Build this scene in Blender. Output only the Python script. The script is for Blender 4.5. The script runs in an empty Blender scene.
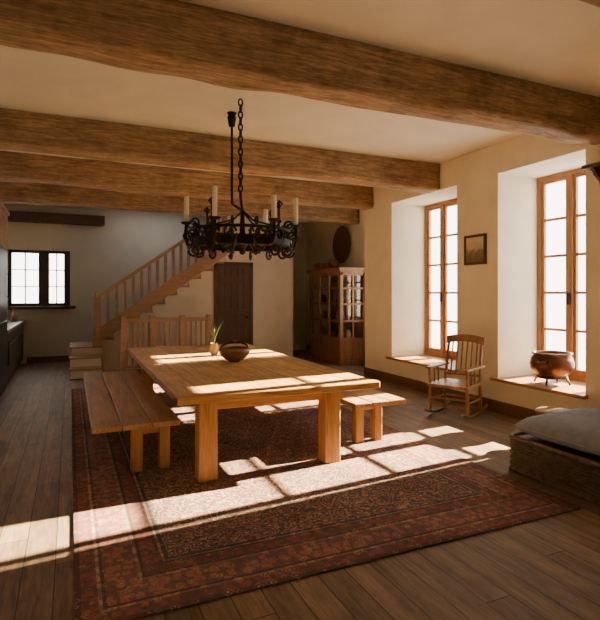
import bpy, bmesh, math, random
from mathutils import Vector, Matrix, noise
random.seed(4)
D=bpy.data; C=bpy.context

# ---------------------------------------------------------------- materials
def newmat(name):
    m=D.materials.new(name); m.use_nodes=True
    nt=m.node_tree
    b=nt.nodes['Principled BSDF']
    return m,nt,b
def N(nt,t,**kw):
    n=nt.nodes.new(t)
    for k,v in kw.items(): setattr(n,k,v)
    return n
def ramp(nt,fac,stops,interp='LINEAR'):
    r=N(nt,'ShaderNodeValToRGB'); r.color_ramp.interpolation=interp
    e=r.color_ramp.elements
    while len(e)<len(stops): e.new(0.5)
    for i,(p,c) in enumerate(stops):
        e[i].position=p; e[i].color=(*c,1)
    nt.links.new(fac,r.inputs[0]); return r.outputs[0]
def math_(nt,op,a,b=None,c=None):
    n=N(nt,'ShaderNodeMath',operation=op)
    for i,v in enumerate((a,b,c)):
        if v is None: continue
        if isinstance(v,(int,float)): n.inputs[i].default_value=v
        else: nt.links.new(v,n.inputs[i])
    return n.outputs[0]
def mixc(nt,fac,a,b,mode='MIX'):
    n=N(nt,'ShaderNodeMix',data_type='RGBA',blend_type=mode)
    for i,v in ((0,fac),(6,a),(7,b)):
        if isinstance(v,(int,float)): n.inputs[i].default_value=v
        elif isinstance(v,tuple): n.inputs[i].default_value=(*v,1)
        else: nt.links.new(v,n.inputs[i])
    return n.outputs[2]
def bump(nt,b,h,strength,dist=0.01):
    n=N(nt,'ShaderNodeBump'); n.inputs['Strength'].default_value=strength
    n.inputs['Distance'].default_value=dist
    nt.links.new(h,n.inputs['Height']); nt.links.new(n.outputs[0],b.inputs['Normal'])

def wood(name,c1,c2,axis=0,rough=0.5,scale=1.0,bstr=0.4,plank=None,weather=0,spec=0.5):
    m,nt,b=newmat(name)
    tc=N(nt,'ShaderNodeTexCoord'); mp=N(nt,'ShaderNodeMapping')
    s=[14*scale]*3; s[axis]=1.1*scale
    mp.inputs['Scale'].default_value=s
    nt.links.new(tc.outputs['Object'],mp.inputs[0])
    n1=N(nt,'ShaderNodeTexNoise'); n1.inputs['Scale'].default_value=1.0
    n1.inputs['Detail'].default_value=6; n1.inputs['Roughness'].default_value=0.62
    n1.inputs['Distortion'].default_value=0.6
    nt.links.new(mp.outputs[0],n1.inputs['Vector'])
    n2=N(nt,'ShaderNodeTexNoise'); n2.inputs['Scale'].default_value=5.0
    n2.inputs['Detail'].default_value=4
    nt.links.new(mp.outputs[0],n2.inputs['Vector'])
    f=math_(nt,'ADD',math_(nt,'MULTIPLY',n1.outputs[0],0.6),math_(nt,'MULTIPLY',n2.outputs[0],0.4))
    cm=tuple((a+c)/2 for a,c in zip(c1,c2))
    col=ramp(nt,f,[(0.36,c1),(0.5,cm),(0.63,c2)])
    h=f
    if weather:
        n3=N(nt,'ShaderNodeTexNoise'); n3.inputs['Scale'].default_value=3.2; n3.inputs['Detail'].default_value=7; n3.inputs['Roughness'].default_value=.7
        nt.links.new(tc.outputs['Object'],n3.inputs['Vector'])
        lo=1-weather; hi=1+weather*.5
        col=mixc(nt,1.0,col,ramp(nt,n3.outputs[0],[(0.32,(lo,lo,lo)),(0.66,(hi,hi,hi*1.04))]),'MULTIPLY')
        h=math_(nt,'ADD',f,n3.outputs[0])
    if plank:
        ax,w=plank   # plank seams across axis ax with width w
        sx=N(nt,'ShaderNodeSeparateXYZ'); nt.links.new(tc.outputs['Object'],sx.inputs[0])
        q=math_(nt,'DIVIDE',sx.outputs[ax],w)
        fr=math_(nt,'FRACT',q); fl=math_(nt,'FLOOR',q)
        wn=N(nt,'ShaderNodeTexWhiteNoise',noise_dimensions='1D'); nt.links.new(fl,wn.inputs['W'])
        other=axis
        q2=math_(nt,'ADD',math_(nt,'DIVIDE',sx.outputs[other],2.3),math_(nt,'MULTIPLY',wn.outputs[0],7.3))
        fr2=math_(nt,'FRACT',q2); fl2=math_(nt,'FLOOR',q2)
        wn2=N(nt,'ShaderNodeTexWhiteNoise',noise_dimensions='2D')
        cb=N(nt,'ShaderNodeCombineXYZ'); nt.links.new(fl,cb.inputs[0]); nt.links.new(fl2,cb.inputs[1])
        nt.links.new(cb.outputs[0],wn2.inputs['Vector'])
        v=math_(nt,'ADD',math_(nt,'MULTIPLY',wn2.outputs[0],0.4),0.8)
        vc=N(nt,'ShaderNodeCombineColor')
        for i in range(3): nt.links.new(v,vc.inputs[i])
        col=mixc(nt,1.0,col,vc.outputs[0],'MULTIPLY')
        e=math_(nt,'MINIMUM',fr,math_(nt,'SUBTRACT',1.0,fr))
        e2=math_(nt,'MINIMUM',fr2,math_(nt,'SUBTRACT',1.0,fr2))
        g=math_(nt,'GREATER_THAN',e,0.018)
        g2=math_(nt,'GREATER_THAN',e2,0.0015)
        gg=math_(nt,'MULTIPLY',g,g2)
        col=mixc(nt,gg,tuple(x*0.35 for x in c1),col)
        h=math_(nt,'ADD',math_(nt,'MULTIPLY',f,0.35),gg)
    nt.links.new(col,b.inputs['Base Color'])
    b.inputs['Roughness'].default_value=rough
    b.inputs['Specular IOR Level'].default_value=spec
    bump(nt,b,h,bstr,0.006)
    return m
def plain(name,c,rough=0.6,metal=0,var=0.15,nscale=8,bstr=0.15,bd=0.01):
    m,nt,b=newmat(name)
    tc=N(nt,'ShaderNodeTexCoord')
    n1=N(nt,'ShaderNodeTexNoise'); n1.inputs['Scale'].default_value=nscale; n1.inputs['Detail'].default_value=6
    nt.links.new(tc.outputs['Object'],n1.inputs['Vector'])
    lo=tuple(x*(1-var) for x in c); hi=tuple(min(1,x*(1+var)) for x in c)
    nt.links.new(ramp(nt,n1.outputs[0],[(0.3,lo),(0.7,hi)]),b.inputs['Base Color'])
    b.inputs['Roughness'].default_value=rough; b.inputs['Metallic'].default_value=metal
    bump(nt,b,n1.outputs[0],bstr,bd)
    return m

M={}
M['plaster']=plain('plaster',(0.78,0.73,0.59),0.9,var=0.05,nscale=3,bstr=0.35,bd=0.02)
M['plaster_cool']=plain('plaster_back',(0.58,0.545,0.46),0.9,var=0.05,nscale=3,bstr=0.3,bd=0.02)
M['ceil']=plain('ceiling_plaster',(0.66,0.63,0.53),0.92,var=0.06,nscale=2,bstr=0.3,bd=0.02)
M['beam']=wood('beam_oak',(0.15,0.094,0.051),(0.45,0.305,0.175),0,0.75,1.9,1.0,weather=.35,spec=.25)
M['floor']=wood('floor_planks',(0.11,0.074,0.046),(0.25,0.168,0.104),1,0.6,1.3,0.35,plank=(0,0.17),spec=.3,weather=.2)
M['oakY']=wood('oak_table',(0.34,0.185,0.06),(0.66,0.41,0.16),1,0.42,1.2,0.3,plank=(0,0.24),weather=.28)
M['oakX']=wood('oak_x',(0.34,0.17,0.05),(0.58,0.33,0.12),0,0.45)
M['oakZ']=wood('oak_z',(0.28,0.14,0.042),(0.52,0.28,0.10),2,0.5)
M['benchY']=wood('oak_bench',(0.22,0.12,0.048),(0.44,0.265,0.115),1,0.5,1.3,weather=.2)
M['frame']=wood('window_wood',(0.24,0.115,0.042),(0.39,0.20,0.08),2,0.45)
M['sill']=wood('sill_wood',(0.26,0.12,0.045),(0.40,0.21,0.085),1,0.45)
M['trim']=wood('trim_wood',(0.09,0.042,0.02),(0.17,0.085,0.04),1,0.5)
M['darkw']=wood('dark_wood',(0.040,0.020,0.011),(0.085,0.043,0.022),2,0.5)
M['cabw']=wood('cabinet_wood',(0.17,0.082,0.037),(0.32,0.165,0.078),2,0.4)
M['chairw']=wood('chair_wood',(0.20,0.10,0.042),(0.36,0.195,0.085),2,0.4,1.5)
M['stairw']=wood('stair_wood',(0.22,0.135,0.075),(0.38,0.25,0.145),0,0.5)
M['iron']=plain('iron',(0.018,0.014,0.011),0.55,0.6,var=0.3,nscale=30,bstr=0.3,bd=0.004)
M['wax']=plain('candle_wax',(0.88,0.82,0.68),0.5,var=0.03)
M['copper']=plain('aged_copper',(0.11,0.045,0.028),0.32,0.5,var=0.35,nscale=6,bstr=0.1)
M['bowlw']=wood('bowl_wood',(0.14,0.06,0.026),(0.26,0.125,0.05),0,0.35,1.5)
M['clay']=plain('clay',(0.40,0.30,0.20),0.7,var=0.15)
M['leaf']=plain('leaf',(0.075,0.12,0.035),0.5,var=0.4,nscale=20)
M['cush']=plain('linen_grey',(0.25,0.285,0.36),0.95,var=0.12,nscale=14,bstr=0.4,bd=0.01)
M['wicker']=plain('wicker',(0.12,0.09,0.068),0.6,var=0.45,nscale=25,bstr=0.3,bd=0.004)
M['stone']=plain('counter_stone',(0.25,0.23,0.2),0.35,var=0.2)
M['black']=plain('black_enamel',(0.02,0.018,0.016),0.4,var=0.2)
M['ironframe']=plain('kitchen_frame',(0.035,0.025,0.02),0.5,var=0.2)
M['plate']=wood('plate_wood',(0.09,0.042,0.02),(0.18,0.09,0.042),2,0.55)
m,nt,b=newmat('window_glass')
nt.nodes.remove(b); o=[n for n in nt.nodes if n.type=='OUTPUT_MATERIAL'][0]
t=N(nt,'ShaderNodeBsdfTransparent'); g=N(nt,'ShaderNodeBsdfGlossy'); g.inputs['Roughness'].default_value=0.02
mx=N(nt,'ShaderNodeMixShader'); mx.inputs[0].default_value=0.05
nt.links.new(t.outputs[0],mx.inputs[1]); nt.links.new(g.outputs[0],mx.inputs[2]); nt.links.new(mx.outputs[0],o.inputs[0])
M['glass']=m
# painting
m,nt,b=newmat('landscape_painting')
tc=N(nt,'ShaderNodeTexCoord'); sp=N(nt,'ShaderNodeSeparateXYZ'); nt.links.new(tc.outputs['Object'],sp.inputs[0])
nn=N(nt,'ShaderNodeTexNoise'); nn.inputs['Scale'].default_value=14; nt.links.new(tc.outputs['Object'],nn.inputs['Vector'])
f=math_(nt,'ADD',math_(nt,'MULTIPLY',sp.outputs[2],2.6),math_(nt,'ADD',math_(nt,'MULTIPLY',nn.outputs[0],0.5),0.25))
nt.links.new(ramp(nt,f,[(0.15,(0.15,0.10,0.05)),(0.45,(0.24,0.21,0.10)),(0.55,(0.50,0.44,0.28)),(0.85,(0.62,0.58,0.45))]),b.inputs['Base Color'])
M['paint']=m

# ---------------------------------------------------------------- mesh builder
class MB:
    def __init__(s): s.bm=bmesh.new(); s.mats=[]
    def mi(s,k):
        if k not in s.mats: s.mats.append(k)
        return s.mats.index(k)
    def face(s,vs,mi,smooth=False):
        try:
            f=s.bm.faces.new(vs); f.material_index=mi; f.smooth=smooth
        except ValueError: pass
    def box(s,x0,x1,y0,y1,z0,z1,k,mat=None):
        mi=s.mi(k)
        P=[Vector(p) for p in ((x0,y0,z0),(x1,y0,z0),(x1,y1,z0),(x0,y1,z0),(x0,y0,z1),(x1,y0,z1),(x1,y1,z1),(x0,y1,z1))]
        if mat: P=[mat@p for p in P]
        v=[s.bm.verts.new(p) for p in P]
        for f in ((3,2,1,0),(4,5,6,7),(0,1,5,4),(1,2,6,5),(2,3,7,6),(3,0,4,7)): s.face([v[i] for i in f],mi)
    def prism(s,poly,lo,hi,k,plane='XY',mat=None):
        mi=s.mi(k)
        def P(a,b,c):
            p={'XY':(a,b,c),'XZ':(a,c,b),'YZ':(c,a,b)}[plane]; p=Vector(p)
            return mat@p if mat else p
        A=[s.bm.verts.new(P(a,b,lo)) for a,b in poly]; B=[s.bm.verts.new(P(a,b,hi)) for a,b in poly]
        n=len(poly); s.face(A[::-1],mi); s.face(B,mi)
        for i in range(n): s.face([A[i],A[(i+1)%n],B[(i+1)%n],B[i]],mi)
    def lathe(s,prof,k,c=(0,0,0),seg=32,mat=None,smooth=True,cap=True):
        mi=s.mi(k); rings=[]
        for r,z in prof:
            ring=[]
            for i in range(seg):
                a=2*math.pi*i/seg; p=Vector((r*math.cos(a),r*math.sin(a),z))
                if mat: p=mat@p
                ring.append(s.bm.verts.new(p+Vector(c)))
            rings.append(ring)
        for a,b in zip(rings,rings[1:]):
            for i in range(seg): s.face([a[i],a[(i+1)%seg],b[(i+1)%seg],b[i]],mi,smooth)
        if cap: s.face(rings[0][::-1],mi); s.face(rings[-1],mi)
    def tube(s,pts,r,k,seg=8,closed=False,flat=1.0):
        mi=s.mi(k); pts=[Vector(p) for p in pts]; n=len(pts); rings=[]
        rr=r if isinstance(r,(list,tuple)) else [r]*n
        prev=None
        for i in range(n):
            if closed: t=pts[(i+1)%n]-pts[i-1]
            else: t=pts[min(i+1,n-1)]-pts[max(i-1,0)]
            t.normalize()
            if prev is None:
                u=t.orthogonal() if abs(t.z)>0.99 else t.cross(Vector((0,0,1)))
            else: u=prev-t*prev.dot(t)
            u.normalize(); prev=u; w=t.cross(u)
            rings.append([s.bm.verts.new(pts[i]+(u*math.cos(2*math.pi*j/seg)+w*math.sin(2*math.pi*j/seg)*flat)*rr[i]) for j in range(seg)])
        m=n if closed else n-1
        for i in range(m):
            a=rings[i]; b=rings[(i+1)%n]
            for j in range(seg): s.face([a[j],a[(j+1)%seg],b[(j+1)%seg],b[j]],mi,True)
        if not closed: s.face(rings[0][::-1],mi); s.face(rings[-1],mi)
    def obj(s,name,bevel=0,loc=None,rotz=0,sub=0,seg=2):
        bmesh.ops.recalc_face_normals(s.bm,faces=s.bm.faces)
        me=D.meshes.new(name)
        if loc is None:
            xs=[v.co for v in s.bm.verts]
            c=Vector(((min(v.x for v in xs)+max(v.x for v in xs))/2,(min(v.y for v in xs)+max(v.y for v in xs))/2,(min(v.z for v in xs)+max(v.z for v in xs))/2))
            bmesh.ops.translate(s.bm,verts=s.bm.verts,vec=-c); loc=c
        s.bm.to_mesh(me); s.bm.free()
        for k in s.mats: me.materials.append(M[k])
        o=D.objects.new(name,me); C.collection.objects.link(o); o.location=loc; o.rotation_euler[2]=rotz
        if bevel:
            md=o.modifiers.new('bevel','BEVEL'); md.width=bevel; md.segments=seg; md.limit_method='ANGLE'; md.angle_limit=math.radians(50)
        if sub:
            md=o.modifiers.new('sub','SUBSURF'); md.levels=sub; md.render_levels=sub
        return o

H=3.6; XW=5.23; XO=6.12; YB=13.2; XL=-1.6; YF=-2.0
# ---------------------------------------------------------------- room
mb=MB(); mb.box(XL-.3,6.5,YF-.3,YB+.3,-0.15,0,'floor'); mb.obj('floor')
mb=MB(); mb.box(XL-.3,6.5,YF-.3,YB+.3,H,H+.2,'ceil'); mb.obj('ceiling')
Z0,Z1=0.43,3.2
W2=4.0
AY0,AY1,AZ0,AZ1=8.8,9.7,1.0,2.7  # hidden alcove opening, added to let fill light in
mb=MB()
mb.prism([(XW,YF),(XW,.1),(XO,.4),(XO,YF)],0,H,'plaster')
mb.prism([(XW,1.3),(XW,3.92),(XO,W2),(XO,1.3)],0,H,'plaster')
mb.prism([(XW,5.2),(XW,6.0),(XO,6.72),(XO,5.2)],0,H,'plaster')
mb.prism([(XW,7.69),(XW,8.6),(XO,8.6),(XO,7.69)],0,H,'plaster')
for a,b in ((.1,1.3),(3.92,5.2),(6.0,7.69)):  # first gap is for the unseen window added near the camera
    mb.prism([(XW,a),(XW,b),(XO,b),(XO,a)],0,Z0,'plaster')
    mb.prism([(XW,a),(XW,b),(XO,b),(XO,a)],Z1,H,'plaster')
mb.box(XO,6.4,8.6,AY0,0,H,'plaster'); mb.box(XO,6.4,AY1,YB,0,H,'plaster')
mb.box(XO,6.4,AY0,AY1,0,AZ0,'plaster'); mb.box(XO,6.4,AY0,AY1,AZ1,H,'plaster'); mb.obj('wall_right')
mb=MB(); xa,xb=6.22,6.28
for a in (AY0,(AY0+AY1)/2-.03,AY1-.06): mb.box(xa,xb,a,a+.06,AZ0,AZ1,'frame')
for i in range(5):
    z=AZ0+(AZ1-AZ0-.04)*i/4; mb.box(xa+.01,xb-.01,AY0,AY1,z,z+.04,'frame')
mb.obj('added_window_5',0.003)  # out of view behind the pier, added to brighten alcove and cabinet
KX0,KX1,KZ0,KZ1=-1.27,0.0,1.3,2.58
mb=MB()
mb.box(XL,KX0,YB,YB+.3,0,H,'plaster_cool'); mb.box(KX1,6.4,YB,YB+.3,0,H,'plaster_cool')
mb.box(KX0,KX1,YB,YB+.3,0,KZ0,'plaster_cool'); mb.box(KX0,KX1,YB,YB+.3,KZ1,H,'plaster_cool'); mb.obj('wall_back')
mb=MB(); mb.box(XL-.3,XL,YF,YB+.3,0,H,'plaster'); mb.obj('wall_left')
mb=MB(); mb.box(XL-.3,6.4,YF-.3,YF,0,H,'plaster'); mb.obj('wall_front')

# stair enclosing wall
mb=MB()
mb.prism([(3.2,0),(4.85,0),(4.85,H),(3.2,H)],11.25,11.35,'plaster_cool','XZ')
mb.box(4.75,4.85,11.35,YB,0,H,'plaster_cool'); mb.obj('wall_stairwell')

# baseboards
mb=MB()
mb.box(XW-.03,XW,YF,8.6,0,.16,'trim'); mb.obj('baseboard_right',0.006)
mb=MB(); mb.box(XO-.03,XO,8.6,YB,0,.14,'trim'); mb.obj('baseboard_alcove',0.006)
mb=MB(); mb.box(-.9,0.0,YB-.025,YB,0,.14,'trim'); mb.obj('baseboard_back',0.006)

# windows
def window(name,y0,y1,x=5.95,ym=None):
    mb=MB(); t=.065; d=.07
    mb.box(x,x+d,y0,y0+t,Z0+.04,Z1,'frame'); mb.box(x,x+d,y1-t,y1,Z0+.04,Z1,'frame')
    mb.box(x,x+d,y0+t,y1-t,Z1-t,Z1,'frame'); mb.box(x,x+d,y0+t,y1-t,Z0+.04,Z0+.12,'frame')
    if ym is None: ym=(y0+y1)/2
    mb.box(x-.01,x+d,ym-.036,ym+.036,Z0+.12,Z1-t,'frame')
    for a,b in ((y0+t,ym-.036),(ym+.036,y1-t)):
        s=.042; xa,xb=x+.015,x+.058
        mb.box(xa,xb,a,a+s,Z0+.12,Z1-t,'frame'); mb.box(xa,xb,b-s,b,Z0+.12,Z1-t,'frame')
        zb,zt=Z0+.12,Z1-t
        mb.box(xa,xb,a+s,b-s,zb,zb+.06,'frame'); mb.box(xa,xb,a+s,b-s,zt-s,zt,'frame')
        for i in range(1,5):
            z=zb+.06+(zt-s-zb-.06)*i/5
            mb.box(xa+.002,xb-.002,a+s,b-s,z-.018,z+.018,'frame')
        mb.box(xa+.02,xa+.024,a+s,b-s,zb+.06,zt-s,'glass')
    mb.box(x-.045,x-.01,ym-.012,ym+.012,1.45,1.6,'iron')
    return mb.obj(name,0.004)
window('window_1',6.72,7.69); window('window_2',W2,5.2,ym=4.68); window('added_window_4',.4,1.3)  # last one is out of view, added to brighten the foreground
def sill(name,poly):
    mb=MB(); mb.prism(poly,Z0,Z0+.04,'sill'); mb.obj(name,0.006)
sill('trim_sill_1',[(XW-.09,5.96),(XW-.09,7.75),(XW-.001,7.75),(XW-.001,7.685),(XO-.01,7.685),(XO-.01,6.75),(XW,6.02),(XW-.001,5.96)])
sill('trim_sill_2',[(XW-.09,3.88),(XW-.09,5.26),(XW-.001,5.26),(XW-.001,5.195),(XO-.01,5.195),(XO-.01,W2+.01),(XW,3.94),(XW-.001,3.88)])
# kitchen window
mb=MB(); y0=YB+.02;y1=YB+.1
mb.box(KX0,KX1,y0,y1,KZ0,KZ0+.07,'ironframe'); mb.box(KX0,KX1,y0,y1,KZ1-.07,KZ1,'ironframe')
mb.box(KX0,KX0+.07,y0,y1,KZ0,KZ1,'ironframe'); mb.box(KX1-.13,KX1,y0-.02,y1,KZ0,KZ1,'ironframe')
xc=-.55; mb.box(xc-.11,xc+.11,y0-.02,y1,KZ0,KZ1,'ironframe')
for a,b in ((KX0+.07,xc-.11),(xc+.11,KX1-.13)):
    xm=(a+b)/2; mb.box(xm-.012,xm+.012,y0+.02,y1-.02,KZ0+.07,KZ1-.07,'ironframe')
    for i in (1,2): 
        z=KZ0+.07+(KZ1-KZ0-.14)*i/3; mb.box(a,b,y0+.02,y1-.02,z-.01,z+.01,'ironframe')
    mb.box(a,b,y0+.038,y0+.042,KZ0+.07,KZ1-.07,'glass')
mb.obj('window_3')
mb=MB(); mb.box(KX0-.05,KX1+.12,YB-.16,YB+.02,KZ0-.07,KZ0,'darkw'); mb.obj('trim_kitchen_sill',0.006)

# ---------------------------------------------------------------- beams
def beam(name,y0,y1,z0,x0=XL,x1=XW,amp=0.02,seed=0,k='beam'):
    mb=MB(); mi=mb.mi(k); bm=mb.bm; nx=110
    sec=[]
    w=y1-y0; h=H-z0; ny,nz=4,5
    c=.035
    sec=[(y0,z0+h)]+[(y0,z0+h*(1-i/nz)) for i in range(1,nz)]+[(y0,z0+c),(y0+c,z0)]
    sec+=[(y0+w*i/ny,z0) for i in range(1,ny)]+[(y1-c,z0),(y1,z0+c)]+[(y1,z0+h*i/nz) for i in range(1,nz+1)]
    rings=[]
    for i in range(nx+1):
        x=x0+(x1-x0)*i/nx; ring=[]
        for j,(y,z) in enumerate(sec):
            p=Vector((x*1.6,y*5+seed*7,z*5))
            a=0 if z>=H-1e-5 else amp
            lowf=noise.noise(Vector((x*1.1+seed*9,seed*3.1+1,0)))*amp*1.8
            dy=noise.noise(p)*a; dz=noise.noise(p+Vector((31,7,3)))*a+ (lowf if z<z0+.1 else lowf*.3 if a else 0)
            ring.append(bm.verts.new((x,y+dy,min(z+dz,H-.002) if a else z-.002)))
        rings.append(ring)
    for a,b in zip(rings,rings[1:]):
        for j in range(len(sec)-1): mb.face([a[j],a[j+1],b[j+1],b[j]],mi,True)
    mb.face(rings[0],mi); mb.face(rings[-1][::-1],mi)
    return mb.obj(name)
beam('ceiling_beam',3.54,3.86,3.2,seed=1,amp=.035,x1=XW+.0)
beam('ceiling_beam',6.38,6.68,3.21,seed=2)
beam('ceiling_beam',8.3,8.6,3.21,seed=3)
beam('ceiling_beam',10.3,10.6,3.22,seed=4,x1=XO)
beam('ceiling_beam',1.66,1.99,3.2,seed=5)
mb=MB(); mb.box(XL,.75,YB-.25,YB-.001,3.2,3.42,'darkw'); mb.obj('trim_lintel_beam',0.01)

# ---------------------------------------------------------------- rug
RX0,RX1,RY0,RY1=0.02,3.45,2.62,9.3
m,nt,b=newmat('persian_rug')
tc=N(nt,'ShaderNodeTexCoord'); sp=N(nt,'ShaderNodeSeparateXYZ'); nt.links.new(tc.outputs['Object'],sp.inputs[0])
hx,hy=(RX1-RX0)/2,(RY1-RY0)/2
ax=math_(nt,'ABSOLUTE',sp.outputs[0]); ay=math_(nt,'ABSOLUTE',sp.outputs[1])
dx=math_(nt,'SUBTRACT',hx,ax); dy=math_(nt,'SUBTRACT',hy,ay); d=math_(nt,'MINIMUM',dx,dy)
red=(0.25,0.105,0.088); rust=(0.32,0.155,0.125); navy=(0.080,0.074,0.084); tan=(0.46,0.35,0.26); dk=(0.12,0.068,0.06)
base=ramp(nt,d,[(0,dk),(0.03,red),(0.11,(0.38,0.27,0.20)),(0.13,dk),(0.15,rust),(0.33,(0.38,0.27,0.20)),(0.35,dk),(0.37,red),(0.46,dk),(0.48,(0.38,0.27,0.20)),(0.495,navy),(0.52,(0.10,0.05,0.035))],'CONSTANT')
mp=N(nt,'ShaderNodeMapping'); mp.inputs['Scale'].default_value=(12,12,12); nt.links.new(tc.outputs['Object'],mp.inputs[0])
v1=N(nt,'ShaderNodeTexVoronoi',distance='MANHATTAN'); v1.inputs['Scale'].default_value=1; v1.inputs['Randomness'].default_value=0.5
nt.links.new(mp.outputs[0],v1.inputs['Vector'])
mot=ramp(nt,v1.outputs['Distance'],[(0,(1,1,1)),(0.18,(0,0,0)),(0.34,(.7,.7,.7)),(0.46,(0,0,0))],'CONSTANT')
v2=N(nt,'ShaderNodeTexVoronoi',distance='CHEBYCHEV'); v2.inputs['Scale'].default_value=20; v2.inputs['Randomness'].default_value=0.8
nt.links.new(tc.outputs['Object'],v2.inputs['Vector'])
fieldcol=ramp(nt,v2.outputs['Distance'],[(0,tan),(0.17,navy),(0.36,(0.19,0.14,0.11)),(0.5,red),(0.60,(0.36,0.26,0.18))],'CONSTANT')
nz=N(nt,'ShaderNodeTexNoise'); nz.inputs['Scale'].default_value=5; nz.inputs['Detail'].default_value=3; nt.links.new(tc.outputs['Object'],nz.inputs['Vector'])
curl=math_(nt,'PINGPONG',math_(nt,'MULTIPLY',nz.outputs[0],13.0),0.5)
cm=math_(nt,'GREATER_THAN',curl,0.36)
cm2=math_(nt,'LESS_THAN',curl,0.09)
fieldcol=mixc(nt,cm,fieldcol,(0.08,0.07,0.078))
fieldcol=mixc(nt,cm2,fieldcol,(0.42,0.32,0.23))
infield=math_(nt,'GREATER_THAN',d,0.52)
bordm=mixc(nt,math_(nt,'MULTIPLY',mot,0.65),base,tan)
bordm=mixc(nt,math_(nt,'MULTIPLY',math_(nt,'GREATER_THAN',v2.outputs['Distance'],0.42),0.55),bordm,navy)
bordm=mixc(nt,math_(nt,'MULTIPLY',cm2,0.5),bordm,dk)
md=math_(nt,'ADD',math_(nt,'MULTIPLY',ax,1.5),math_(nt,'MULTIPLY',ay,0.75))
medc=ramp(nt,math_(nt,'MULTIPLY',md,0.45),[(0,red),(0.18,tan),(0.2,navy),(0.42,tan),(0.44,rust),(0.62,dk),(0.65,red)],'CONSTANT')
fieldcol=mixc(nt,0.2,fieldcol,medc)
col=mixc(nt,infield,bordm,fieldcol)
n3=N(nt,'ShaderNodeTexNoise'); n3.inputs['Scale'].default_value=1.5; n3.inputs['Detail'].default_value=5; nt.links.new(tc.outputs['Object'],n3.inputs['Vector'])
col=mixc(nt,1.0,col,ramp(nt,n3.outputs[0],[(0.3,(0.72,0.7,0.7)),(0.7,(1.15,1.1,1.05))]),'MULTIPLY')
nt.links.new(col,b.inputs['Base Color']); b.inputs['Roughness'].default_value=0.95; b.inputs['Specular IOR Level'].default_value=.1
n4=N(nt,'ShaderNodeTexNoise'); n4.inputs['Scale'].default_value=180; nt.links.new(tc.outputs['Object'],n4.inputs['Vector'])
bump(nt,b,n4.outputs[0],0.6,0.006)
M['rug']=m
mb=MB(); mb.box(RX0,RX1,RY0,RY1,0.001,0.014,'rug')
mb.obj('persian_rug',0.004)

# ---------------------------------------------------------------- table
mb=MB(); TX0,TX1,TY0,TY1=0.79,2.72,4.20,8.3
mb.box(TX0,TX1,TY0,TY1,.69,.75,'oakY')
mb.box(TX0,TX1,TY0-.012,TY0+.13,.687,.753,'oakX')   # breadboard end
mb.box(TX0,TX1,TY1-.13,TY1+.012,.687,.753,'oakX')
L=[(1.06,4.33),(2.24,4.33),(1.06,8.0),(2.24,8.0)]
for x,y in L: mb.box(x-.08,x+.08,y-.08,y+.08,0.014,.69,'oakZ')
mb.box(1.12,2.18,4.31,4.37,.60,.69,'oakX'); mb.box(1.12,2.18,7.96,8.02,.60,.69,'oakX')
mb.box(1.02,1.08,4.40,7.93,.60,.69,'benchY'); mb.box(2.22,2.28,4.40,7.93,.60,.69,'benchY')
mb.obj('dining_table',0.01)

def bench(name,x0,x1,y0,y1,lx,ly,z=.47):
    mb=MB(); n=3; w=(x1-x0)/n
    for i in range(n): mb.box(x0+w*i+.003,x0+w*(i+1)-.003,y0,y1,z-.05,z,'benchY')
    for x in lx:
        for y in ly: mb.box(x-.048,x+.048,y-.048,y+.048,0.014,z-.05,'oakZ')
    for y in ly: mb.box(min(lx)+.045,max(lx)-.045,y-.025,y+.025,z-.13,z-.05,'oakX')
    for x in lx: mb.box(x-.022,x+.022,ly[0]+.045,ly[-1]-.045,z-.12,z-.05,'benchY')
    return mb.obj(name,0.009)
bench('dining_bench',.16,.90,4.62,7.9,(.54,.78),(4.78,7.5),.47)
bench('dining_bench',2.62,3.24,4.5,7.3,(2.80,3.03),(4.75,6.9),.48)

# bowl + plant
mb=MB()
prof=[(0.07,0),(0.075,0.012),(0.12,0.035),(0.175,0.085),(0.195,0.13),(0.19,0.16),(0.17,0.175),(0.158,0.168),(0.172,0.145),(0.175,0.125),(0.155,0.085),(0.10,0.045),(0.0,0.035)]
mb.lathe(prof,'bowlw',seg=40,cap=False)
mb.lathe([(0,0),(0.07,0)],'bowlw',seg=40,cap=False)
mb.tube([(-.19,0,.14),(-.16,0,.2),(-.08,0,.235),(0,0,.245),(.08,0,.235),(.16,0,.2),(.19,0,.14)],.011,'iron',8)
mb.lathe([(0.0,.235),(.022,.24),(.028,.255),(.02,.27),(0,.275)],'bowlw',seg=16,cap=False)
mb.obj('wooden_bowl',loc=(1.86,6.15,.7505))
mb=MB()
mb.lathe([(0.042,0),(0.058,0.05),(0.06,0.11),(0.05,0.15),(0.056,0.165),(0.048,0.165),(0.044,0.15),(0,0.14)],'clay',seg=24)
for i in range(18):
    a=random.random()*6.28; l=random.uniform(.2,.40); s=random.uniform(.05,.45)
    pts=[]; 
    for k in range(7):
        t=k/6; r=s*l*t*t; pts.append((math.cos(a)*r,math.sin(a)*r,.14+l*t*(1-.25*s*t)))
    mb.tube(pts,[.009,.013,.016,.016,.013,.008,.002],'leaf',6,flat=.3)
mb.obj('potted_plant',loc=(1.80,6.9,.7505))

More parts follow.
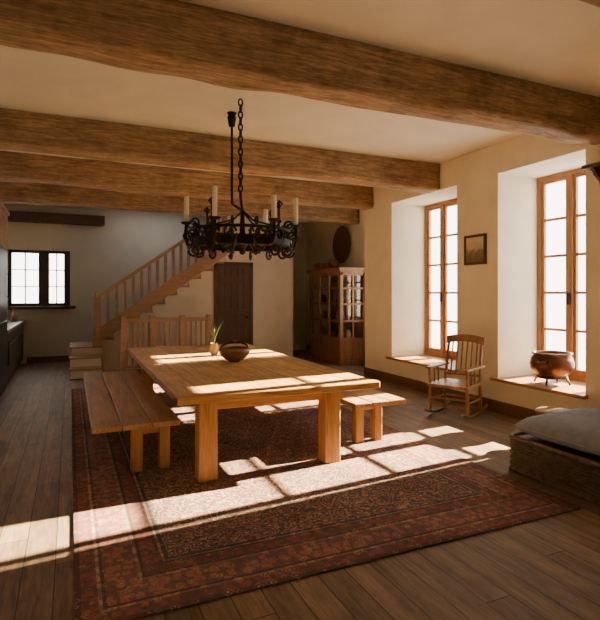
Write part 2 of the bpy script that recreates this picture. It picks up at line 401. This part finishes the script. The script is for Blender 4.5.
# ---------------------------------------------------------------- chandelier
mb=MB(); cx,cy=1.66,5.2
R1,R2=.50,.42; zr=2.14
def ell(a,r1=R1,r2=R2): return (r1*math.cos(a),r2*math.sin(a))
for z,r in ((zr-.05,.018),(zr+.12,.016)):
    mb.tube([(*ell(2*math.pi*i/48),z) for i in range(48)],r,'iron',8,closed=True)
for i in range(48):
    a=2*math.pi*i/48;b2=2*math.pi*(i+1)/48
    (x0,y0),(x1,y1)=ell(a),ell(b2)
    vs=[(x0,y0,zr-.05),(x1,y1,zr-.05),(x1,y1,zr+.02),(x0,y0,zr+.02)]
    o=[(x*1.025,y*1.03,z) for x,y,z in vs]
    V=[mb.bm.verts.new(v) for v in vs]; W=[mb.bm.verts.new(v) for v in o]; mi=mb.mi('iron')
    mb.face(V,mi); mb.face(W[::-1],mi); mb.face([V[0],V[1],W[1],W[0]],mi); mb.face([V[3],V[2],W[2],W[3]],mi)
Z=Vector((0,0,1))
def curl_(c,u,v,r,turns=1.15,tr=.012,n=22,k='iron'):
    pts=[]
    for q in range(n):
        t=q/(n-1)*turns*2*math.pi; rr=r*(1-.7*q/(n-1)); pts.append(c+u*rr*math.cos(t)+v*rr*math.sin(t))
    mb.tube(pts,[tr*(1-.4*q/(n-1)) for q in range(n)],k,6)
for i in range(18):
    a=2*math.pi*i/18; ex,ey=ell(a); ta=Vector((-math.sin(a),math.cos(a),0))
    curl_(Vector((ex,ey,zr+.06)),ta,Z,.07)
for i in range(14):
    a=2*math.pi*(i+.5)/14; ex,ey=ell(a); ra=Vector((math.cos(a),math.sin(a),0)); o=Vector((ex,ey,zr-.05)); ta=Vector((-math.sin(a),math.cos(a),0))
    curl_(o-Z*.055,ra,-Z,.06,1.2,.014)
    curl_(o+ra*.07+Z*.09,-ra,Z,.055,1.2,.013)
    curl_(o+ra*.03+Z*.21,ra if i%2 else -ra,Z,.05,1.2,.012)
    sgn=1 if i%2 else -1
    pts=[o+ra*.01,o+ra*.05-Z*.03+ta*.02*sgn,o+ra*.085+Z*.02+ta*.04*sgn,o+ra*.08+Z*.09+ta*.05*sgn]
    mb.tube(pts,[.016,.02,.013,.004],'iron',6,flat=.4)
nC=6
for i in range(nC):
    a=2*math.pi*(i+.12)/nC-.35; ex,ey=ell(a); ra=Vector((math.cos(a),math.sin(a),0))
    o=Vector((ex,ey,zr+.02))
    pts=[o, o+ra*.03+Vector((0,0,-.07)), o+ra*.07+Vector((0,0,-.06)), o+ra*.09+Vector((0,0,.02)), o+ra*.08+Vector((0,0,.14))]
    mb.tube(pts,.018,'iron',8)
    c=o+ra*.08+Vector((0,0,.14))
    mb.lathe([(0.015,0),(.05,.012),(.058,.03),(.05,.03),(.022,.018),(.024,.06),(.02,.065)],'iron',c=c,seg=18)
    h=[.29,.23,.32,.26][i%4]
    mb.lathe([(.026,.03),(.026,.03+h),(.015,.038+h),(0.002,.04+h)],'wax',c=c,seg=14)
    mb.tube([c+Vector((0,0,.03+h)),c+Vector((0.002,0,.055+h))],.002,'iron',5)
    mb.tube([o,Vector((ex*.8,ey*.8,zr-.09)),Vector((ex*.5,ey*.5,zr-.05)),Vector((ex*.25,ey*.25,zr+.03)),Vector((0,0,zr+.03))],.015,'iron',6)
    curl_(Vector((ex*.55,ey*.55,zr+.02)),ra,Z,.07,1.2,.012)
mb.lathe([(0,zr-.14),(.02,zr-.13),(.035,zr-.11),(.02,zr-.09),(.045,zr-.05),(.07,zr-.01),(.06,zr+.05),(.03,zr+.1),(.02,zr+.3),(.012,zr+.34)],'iron',seg=20)
def chain(p0,p1,link=.055,r=.007,w=.018):
    p0=Vector(p0);p1=Vector(p1);d=(p1-p0);n=int(d.length/link); d.normalize()
    for i in range(n):
        c=p0+d*link*(i+.5); s=Vector((1,0,0)) if i%2 else Vector((0,1,0))
        s=(s-d*s.dot(d)).normalized()
        pts=[c+d*(link*.62)*math.sin(t)+s*w*math.cos(t) for t in [k*math.pi/5 for k in range(10)]]
        mb.tube(pts,r,'iron',5,closed=True)
p=Vector((0-.09,-.22,0))
chain((p.x,p.y,zr+.42),(p.x,p.y,H),.062,.009,.02)
mb.tube([(p.x,p.y,zr+.45),(p.x*.5,p.y*.5,zr+.38),(0,0,zr+.33)],.014,'iron',8)
q=Vector((-.02,.32,0))
mb.lathe([(0.005,H-.16),(.035,H-.15),(.05,H-.05),(.04,H-.03),(.055,H-.001)],'iron',c=(q.x,q.y,0),seg=20)
mb.tube([(q.x,q.y,H-.14),(q.x*1,q.y*.98,zr+.45),(0,0,zr+.33)],.015,'iron',8)
for a in (0.6,2.2,3.8,5.3):
    ex,ey=ell(a); mb.tube([(0,0,zr+.33),(ex*.3,ey*.3,zr+.22),(ex*.9,ey*.9,zr+.14),(ex,ey,zr+.12)],.010,'iron',6)
    mb.tube([(ex,ey,zr),(ex,ey,zr+.40)],.010,'iron',6); curl_(Vector((ex,ey,zr+.35)),Vector((math.cos(a),math.sin(a),0)),Z,.04,1.2,.009)
mb.obj('candle_chandelier',loc=(cx,cy,0))

# ---------------------------------------------------------------- rocking chair (local: +x front)
mb=MB(); k='chairw'; hw=.25
for s in (-1,1):
    y=s*hw
    pts=[]
    for i in range(17):
        x=-.43+i/16*.83; pts.append((x,y,.018+ (x+.02)**2*.42))
    mb.tube(pts,.02,k,8,flat=.9)
    mb.tube([(.24,y,.04),(.25,y,.2),(.25,y,.38),(.26,y*1.03,.62)],[.018,.024,.02,.017],k,10)
    mb.tube([(-.20,y,.04),(-.19,y,.2),(-.20,y*.97,.42),(-.25,y*.93,.72),(-.32,y*.9,1.0)],[.018,.024,.022,.02,.016],k,10)
    mb.box(-.27,.32,y-.04 if s>0 else y-.035,y+.035 if s>0 else y+.04,.615,.64,k)
    mb.tube([(.0,y,.4),(.0,y,.62)],.012,k,8)
    mb.tube([(.12,y,.4),(.12,y,.62)],.012,k,8)
    mb.tube([(-.19,y,.2),(.25,y,.2)],.013,k,8); 
mb.tube([(.25,-hw,.24),(.25,hw,.24)],.013,k,8); mb.tube([(.25,-hw,.14),(.25,hw,.14)],.012,k,8); mb.tube([(-.19,-hw,.2),(-.19,hw,.2)],.013,k,8)
mb.box(-.24,.30,-.27,.27,.385,.42,k)
cr=[]
for i in range(11):
    t=i/10*2-1; cr.append((t*.265,1.0+.035*(1-t*t)))
poly=[(y,z) for y,z in cr]+[(y,z-.10) for y,z in cr[::-1]]
R=Matrix.Translation((-.32,0,1.0))@Matrix.Rotation(math.radians(-14),4,'Y')@Matrix.Translation((0,0,-1.0))
mb.prism(poly,-.014,.014,k,'YZ',mat=R)
mb.tube([(-.215,-.23,.50),(-.225,0,.50),(-.215,.23,.50)],.016,k,8)
for i in range(6):
    y=-.17+.34*i/5
    mb.tube([(-.22,y,.50),(-.26,y,.70),(-.305,y,.94)],.012,k,8,flat=1.0)
mb.obj('rocking_chair',0.004,loc=(4.66,5.36,0.0),rotz=math.radians(206))

# ---------------------------------------------------------------- copper pot on sill
mb=MB()
mb.lathe([(0,.0),(.13,.005),(.20,.05),(.245,.12),(.255,.18),(.235,.25),(.21,.285),(.232,.30),(.235,.315),(.205,.315),(.19,.29),(.21,.22),(.2,.1),(0,.06)],'copper',seg=44,c=(0,0,.08),cap=False)
for a in (0.3,0.3+math.pi):
    c=Vector((math.cos(a)*.245,math.sin(a)*.245,.30)); t=Vector((-math.sin(a),math.cos(a),0)); rd=Vector((math.cos(a),math.sin(a),0))
    mb.tube([c-t*.05,c-t*.045+rd*.05,c+rd*.065,c+t*.045+rd*.05,c+t*.05],.011,'copper',8)
mb.tube([(.17*math.cos(i/24*6.283),.17*math.sin(i/24*6.283),.095) for i in range(24)],.012,'iron',6,closed=True)
for i in range(4):
    a=.4+i*math.pi/2; mb.tube([(.17*math.cos(a),.17*math.sin(a),.1),(.19*math.cos(a),.19*math.sin(a),.05),(.21*math.cos(a),.21*math.sin(a),.008)],.012,'iron',6)
mb.obj('copper_pot',loc=(5.46,4.55,Z0+.04))

# picture
mb=MB(); y0,y1,z0,z1=5.40,5.82,2.0,2.42; x=XW-.03
mb.box(x,XW-.001,y0,y1,z0,z0+.035,'darkw'); mb.box(x,XW-.001,y0,y1,z1-.035,z1,'darkw')
mb.box(x,XW-.001,y0,y0+.035,z0+.035,z1-.035,'darkw'); mb.box(x,XW-.001,y1-.035,y1,z0+.035,z1-.035,'darkw')
mb.box(x+.012,XW-.002,y0+.035,y1-.035,z0+.035,z1-.035,'paint'); mb.obj('framed_picture')
# shelf at right edge
mb=MB(); mb.box(XW-.2,XW-.001,3.2,3.82,2.93,2.97,'darkw'); mb.prism([(XW-.001,2.93),(XW-.17,2.93),(XW-.12,2.86),(XW-.03,2.80),(XW-.001,2.72)],3.70,3.74,'darkw','XZ'); mb.obj('wall_shelf',0.005)

# ---------------------------------------------------------------- wicker ottoman
OX0,OX1,OY0,OY1=3.62,4.95,2.42,3.5
def rrect(x0,x1,y0,y1,r,step=.02):
    pts=[]
    cs=[(x1-r,y0+r,-90),(x1-r,y1-r,0),(x0+r,y1-r,90),(x0+r,y0+r,180)]
    path=[]
    for cx_,cy_,a0 in cs:
        for i in range(7):
            a=math.radians(a0+90*i/6); path.append(Vector((cx_+r*math.cos(a),cy_+r*math.sin(a),0)))
    path.append(path[0]); out=[]
    L=sum((b-a).length for a,b in zip(path,path[1:])); n=int(L/step); n-=n%2
    acc=0;j=0;
    for i in range(n):
        t=L*i/n
        while acc+(path[j+1]-path[j]).length<t: acc+=(path[j+1]-path[j]).length; j+=1
        sd=(path[j+1]-path[j]); out.append(path[j]+sd.normalized()*(t-acc))
    return out
mb=MB()
mb.box(OX0+.03,OX1-.03,OY0+.03,OY1-.03,.01,.30,'wicker')
base=rrect(OX0+.02,OX1-.02,OY0+.02,OY1-.02,.05,.03)
n=len(base)
for row in range(12):
    z=.016+row*.0245; pts=[]
    for i,p in enumerate(base):
        t=(base[(i+1)%n]-base[i-1]).normalized(); nr=Vector((t.y,-t.x,0))
        ph=((i//1)+row)%2; pts.append(p+nr*(.012 if ph else -.004)+Vector((0,0,z)))
    mb.tube(pts,.0135,'wicker',5,closed=True)
for z,r in ((.305,.022),(.02,.02)):
    mb.tube([p+Vector((0,0,z)) for p in rrect(OX0+.01,OX1-.01,OY0+.01,OY1-.01,.05,.06)],r,'wicker',8,closed=True)
nx,ny=26,24; mi=mb.mi('cush')
def cpt(u,v,side):
    ex=1-abs(u)**5; ey=1-abs(v)**5
    hgt=(max(ex,0)*max(ey,0))**.42
    wr=noise.noise(Vector((u*2.2,v*2.2,side*3)))*.03+noise.noise(Vector((u*6,v*5,side)))*.014
    sag=1-.04*(u*u+v*v)
    x=(OX0+OX1)/2+u*(OX1-OX0)/2*1.0*sag; y=(OY0+OY1)/2+v*(OY1-OY0)/2*sag
    z=.40+side*hgt*(.115 if side>0 else .085)+ (wr*hgt if side>0 else 0)
    return (x,y,z)
def cl(i,n): 
    t=i/n*2-1; return math.sin(t*math.pi/2)
G={}
for s in (1,-1):
    for i in range(nx+1):
        for j in range(ny+1):
            edge=i in(0,nx) or j in(0,ny)
            if edge and s==-1: G[(s,i,j)]=G[(1,i,j)]; continue
            G[(s,i,j)]=mb.bm.verts.new(cpt(cl(i,nx),cl(j,ny),s))
    for i in range(nx):
        for j in range(ny): mb.face([G[(s,i,j)],G[(s,i+1,j)],G[(s,i+1,j+1)],G[(s,i,j+1)]],mi,True)
mb.tube([Vector(cpt(*p,1)) for p in [(cl(i,nx),-1) for i in range(nx)]+[(1,cl(j,ny)) for j in range(ny)]+[(-cl(i,nx),1) for i in range(nx)]+[(-1,-cl(j,ny)) for j in range(ny)]],.009,'cush',6,closed=True)
mb.obj('wicker_ottoman')

# round stool
mb=MB()
mb.lathe([(0,.32),(.16,.32),(.19,.33),(.195,.35),(.185,.365),(0,.368)],'bowlw',seg=32,cap=False)
for i in range(3):
    a=i*2.094+.4; mb.tube([(.10*math.cos(a),.10*math.sin(a),.325),(.16*math.cos(a),.16*math.sin(a),.012)],[.022,.016],'darkw',10)
mb.obj('round_stool',loc=(4.66,3.84,0))

# ---------------------------------------------------------------- display cabinet
mb=MB(); x0,x1,y0,y1,h=5.42,6.08,9.95,11.55,2.16
mb.box(x0,x1,y0,y1,0.0,.10,'cabw')
mb.box(x0-.05,x1,y0-.05,y1+.05,h-.06,h,'cabw'); mb.box(x0-.025,x1,y0-.025,y1+.025,h-.1,h-.06,'cabw')
mb.box(x1-.03,x1,y0,y1,.1,h-.1,'cabw')
for xx in (x0,x1-.07):
    for yy in (y0,y1-.07): mb.box(xx,xx+.07,yy,yy+.07,.1,h-.1,'cabw')
for z in (.55,.95,1.33,1.68):
    mb.box(x0+.02,x1-.03,y0+.02,y1-.02,z,z+.025,'cabw')
mb.box(x0+.01,x1-.03,y0+.01,y1-.01,.1,.14,'cabw'); mb.box(x0,x1,y0,y1,h-.16,h-.1,'cabw')
mb.box(x0+.015,x0+.035,y0+.07,y1-.07,.14,.55,'cabw'); mb.box(x0+.07,x1-.07,y0+.015,y0+.035,.14,.55,'cabw')
for i in range(4):
    yy=y0+.07+(y1-y0-.14)*i/3
    mb.box(x0-.004,x0+.03,yy-.03,yy+.03,.1,h-.16,'cabw')
for z in (.14,.58,.98,1.36,1.71):
    mb.box(x0,x0+.026,y0+.07,y1-.07,z-.018,z+.018,'cabw'); mb.box(x0+.07,x1-.07,y0,y0+.026,z-.018,z+.018,'cabw')
mb.box((x0+x1)/2-.02,(x0+x1)/2+.02,y0,y0+.026,.1,h-.16,'cabw')
mb.box(x0+.036,x0+.039,y0+.07,y1-.07,.55,h-.16,'glass')
mb.box(x0+.07,x1-.07,y0+.036,y0+.039,.55,h-.16,'glass')
for z,cnt in ((.575,5),(.975,6),(1.355,5)):
    for i in range(cnt):
        yy=y0+.2+i*(y1-y0-.4)/(cnt-1)
        r=random.uniform(.05,.08)
        mb.lathe([(r*.6,0),(r,.06),(r*.9,.13),(r*.5,.17),(r*.55,.2)],random.choice(['clay','copper','bowlw']),c=(x0+.3,yy,z),seg=16)
mb.obj('display_cabinet',0.004)
mb=MB(); R=Matrix.Rotation(math.radians(-90),4,'Y')
mb.lathe([(0,.012),(.10,.014),(.27,.012),(.30,.02),(.44,.055),(.455,.07),(.43,.07),(.30,.034),(.27,.026),(0,.026)],'plate',seg=48,mat=R,cap=False)
mb.obj('wall_plate',loc=(6.118,11.06,2.78))
mb=MB(); mb.box(-.15,.15,-.22,.22,0,.13,'bowlw'); mb.box(-.16,.16,-.23,.23,.13,.16,'cabw'); mb.box(-.17,-.15,-.03,.03,.08,.13,'iron')
mb.obj('wooden_chest',0.006,loc=(5.62,11.25,2.16))
mb=MB(); mb.lathe([(0,0),(.08,.002),(.13,.05),(.145,.11),(.12,.17),(.085,.2),(.10,.22),(.085,.22),(.07,.2),(0,.1)],'copper',seg=28,cap=False)
mb.obj('round_pot',loc=(5.62,10.65,2.16))

# ---------------------------------------------------------------- stairs
mb=MB(); mi=0
zb=lambda x:.56+.7*(x-.49)
mb.box(.02,.60,11.08,12.2,0,.50,'plaster_cool'); mb.box(.0,.60,11.06,12.2,.50,.53,'stairw')
mb.box(.0,.55,10.75,11.06,0,.33,'plaster_cool'); mb.box(-.02,.55,10.72,11.06,.33,.36,'stairw')
mb.box(.0,.55,10.45,10.75,0,.15,'plaster_cool'); mb.box(-.02,.55,10.42,10.75,.15,.18,'stairw')
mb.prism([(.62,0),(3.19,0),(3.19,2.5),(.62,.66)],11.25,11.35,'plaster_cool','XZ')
mb.prism([(.49,zb(.49)),(3.19,zb(3.19)),(3.19,zb(3.19)+.3),(.49,zb(.49)+.3)],11.1,11.16,'stairw','XZ')
run,rise=.257,.18
for i in range(10):
    x=.55+run*i; z=.5+rise*(i+1)
    mb.box(x-.03,x+run+.02,11.16,12.2,z-.035,z,'stairw'); mb.box(x,x+.02,11.16,12.2,z-rise,z-.035,'plaster_cool')
mb.prism([(.6,zb(.6)-.02),(3.18,zb(3.18)-.02),(3.18,zb(3.18)+.02),(.6,zb(.6)+.02)],11.16,12.2,'plaster_cool','XZ')
stair=mb.obj('staircase',0.004)
mb=MB()
mb.box(.42,.56,11.06,11.20,.53,1.5,'stairw'); mb.lathe([(.07,1.5),(.075,1.52),(.05,1.55),(.055,1.6),(.0,1.64)],'stairw',c=(.49,11.13,0),seg=16,cap=False)
mb.box(3.09,3.19,11.08,11.18,zb(3.15)+.3,3.58,'stairw')
rz=lambda x:zb(x)+.9
mb.prism([(.55,rz(.55)),(3.1,rz(3.1)),(3.1,rz(3.1)+.085),(.55,rz(.55)+.085)],11.09,11.17,'stairw','XZ')
n=15
for i in range(n):
    x=.70+(3.0-.70)*i/(n-1); z0=zb(x)+.30; z1=rz(x)+.01
    mb.box(x-.03,x+.03,11.10,11.16,z0-.01,z1,'stairw')
ban=mb.obj('banister',0.003); ban.parent=stair; ban.matrix_parent_inverse=Matrix.Translation(-stair.location)
mb=MB(); y=10.6
mb.box(.95,2.7,y-.035,y+.035,1.02,1.10,'stairw'); mb.box(.95,2.7,y-.02,y+.02,.12,.17,'stairw')
for x in (.95,1.5,2.1,2.65): mb.box(x-.05,x+.05,y-.05,y+.05,0,1.15,'stairw')
for i in range(16):
    x=1.02+i*.105; mb.box(x-.018,x+.018,y-.018,y+.018,.15,1.05,'stairw')
mb.obj('low_railing',0.003)

# door
mb=MB(); x0,x1=2.93,3.84; yw=11.25
mb.box(x0,x0+.08,yw-.03,yw-.001,0,2.3,'darkw'); mb.box(x1-.08,x1,yw-.03,yw-.001,0,2.3,'darkw'); mb.box(x0,x1,yw-.03,yw-.001,2.2,2.3,'darkw')
mb.box(x0+.08,x1-.08,yw-.02,yw-.001,0.01,2.2,'darkw')
for i in range(5):
    a=x0+.085+i*(x1-x0-.17)/5; mb.box(a+.004,a+(x1-x0-.17)/5-.004,yw-.035,yw-.02,.01,2.19,'darkw')
for z in (.35,1.1,1.85): mb.box(x0+.09,x1-.09,yw-.05,yw-.035,z,z+.12,'darkw')
mb.lathe([(.0,0),(.025,.0),(.03,.03),(0,.045)],'iron',c=(x1-.16,yw-.05,1.05),seg=12,mat=Matrix.Rotation(math.radians(90),4,'X'),cap=False)
mb.obj('door_1',0.003)

# kitchen
mb=MB(); 
mb.box(XL+.001,-.98,9.65,YB-.002,.1,.94,'darkw'); mb.box(XL+.001,-1.03,9.65,YB-.002,0,.1,'black')
mb.box(XL+.001,-.93,9.63,YB-.002,.94,.99,'stone')
for i in range(6):
    a=9.68+i*.58; mb.box(-.98,-.96,a,a+.55,.72,.92,'darkw'); mb.box(-.98,-.96,a,a+.55,.12,.70,'darkw')
    mb.tube([(-.945,a+.2,.82),(-.945,a+.35,.82)],.008,'iron',6)
mb.obj('kitchen_counter',0.004)
mb=MB()
mb.box(XL+.001,-.95,8.5,9.6,.08,2.3,'black'); mb.box(XL+.001,-.98,8.5,9.6,0,.08,'black')
mb.box(XL+.001,-.93,8.48,9.62,2.3,2.86,'beam'); mb.box(XL+.001,-.90,8.45,9.64,2.86,2.92,'beam')
for z0,z1 in ((.12,1.15),(1.19,2.26)): 
    mb.box(-.95,-.93,8.53,9.57,z0,z1,'black'); mb.tube([(-.90,9.45,(z0+z1)/2-.2),(-.90,9.45,(z0+z1)/2+.2)],.012,'iron',8)
    for dz in (-.18,.18): mb.tube([(-.93,9.45,(z0+z1)/2+dz),(-.90,9.45,(z0+z1)/2+dz)],.008,'iron',6)
mb.obj('tall_kitchen_cupboard',0.005)
mb=MB(); mb.lathe([(.06,0),(.075,.06),(.07,.16),(.04,.2),(.035,.25),(.045,.26)],'clay',seg=20); mb.obj('stoneware_jug',loc=(-1.1,12.6,.99))

# ---------------------------------------------------------------- light
w=D.worlds.new('World'); C.scene.world=w; w.use_nodes=True
bg=w.node_tree.nodes['Background']; bg.inputs[0].default_value=(1.0,0.945,0.84,1); bg.inputs[1].default_value=9.3
sl=D.lights.new('sun','SUN'); sl.energy=160; sl.color=(1,.78,.45); sl.angle=math.radians(0.6)
so=D.objects.new('sun',sl); C.collection.objects.link(so)
dirv=Vector((-1,-.09,-.47)); so.rotation_euler=dirv.to_track_quat('-Z','Y').to_euler(); so.location=(12,6,8)
def area(n,loc,sx,sy,d,portal=True,e=0,col=(1,1,1)):
    l=D.lights.new(n,'AREA'); l.shape='RECTANGLE'; l.size=sx; l.size_y=sy; l.color=col
    if portal: l.cycles.is_portal=True
    else: l.energy=e
    o=D.objects.new(n,l); C.collection.objects.link(o); o.location=loc
    o.rotation_euler=Vector(d).to_track_quat('-Z','Z' if abs(d[2])<.5 else 'Y').to_euler()
    return o
area('window_light_1',(6.08,7.2,1.83),1.0,2.75,(-1,0,0))
area('window_light_2',(6.08,4.6,1.83),1.2,2.75,(-1,0,0))
area('window_light_3',(-.63,YB+.2,1.94),1.27,1.28,(0,-1,0))
area('added_window_light_4',(6.08,.85,1.83),.9,2.75,(-1,0,0))  # portal for the unseen foreground window added as fill
area('added_window_light_5',(6.34,(AY0+AY1)/2,(AZ0+AZ1)/2),.9,1.7,(-1,0,0))  # portal for the hidden alcove window added as fill
area('stair_fill_light',(1.9,12.3,3.55),1.6,.8,(0,.15,-1),False,9,(.95,.95,1))  # added fill without a fixture, brightens the wall behind the stairs

# ---------------------------------------------------------------- camera
cd=D.cameras.new('camera'); cam=D.objects.new('camera',cd); C.collection.objects.link(cam)
cd.sensor_fit='HORIZONTAL'; cd.sensor_width=36; cd.lens=514*36/600; cd.shift_y=-17/600
cam.location=(0,0,1.6); cam.rotation_euler=(math.radians(90),0,math.radians(-24.1))
C.scene.camera=cam
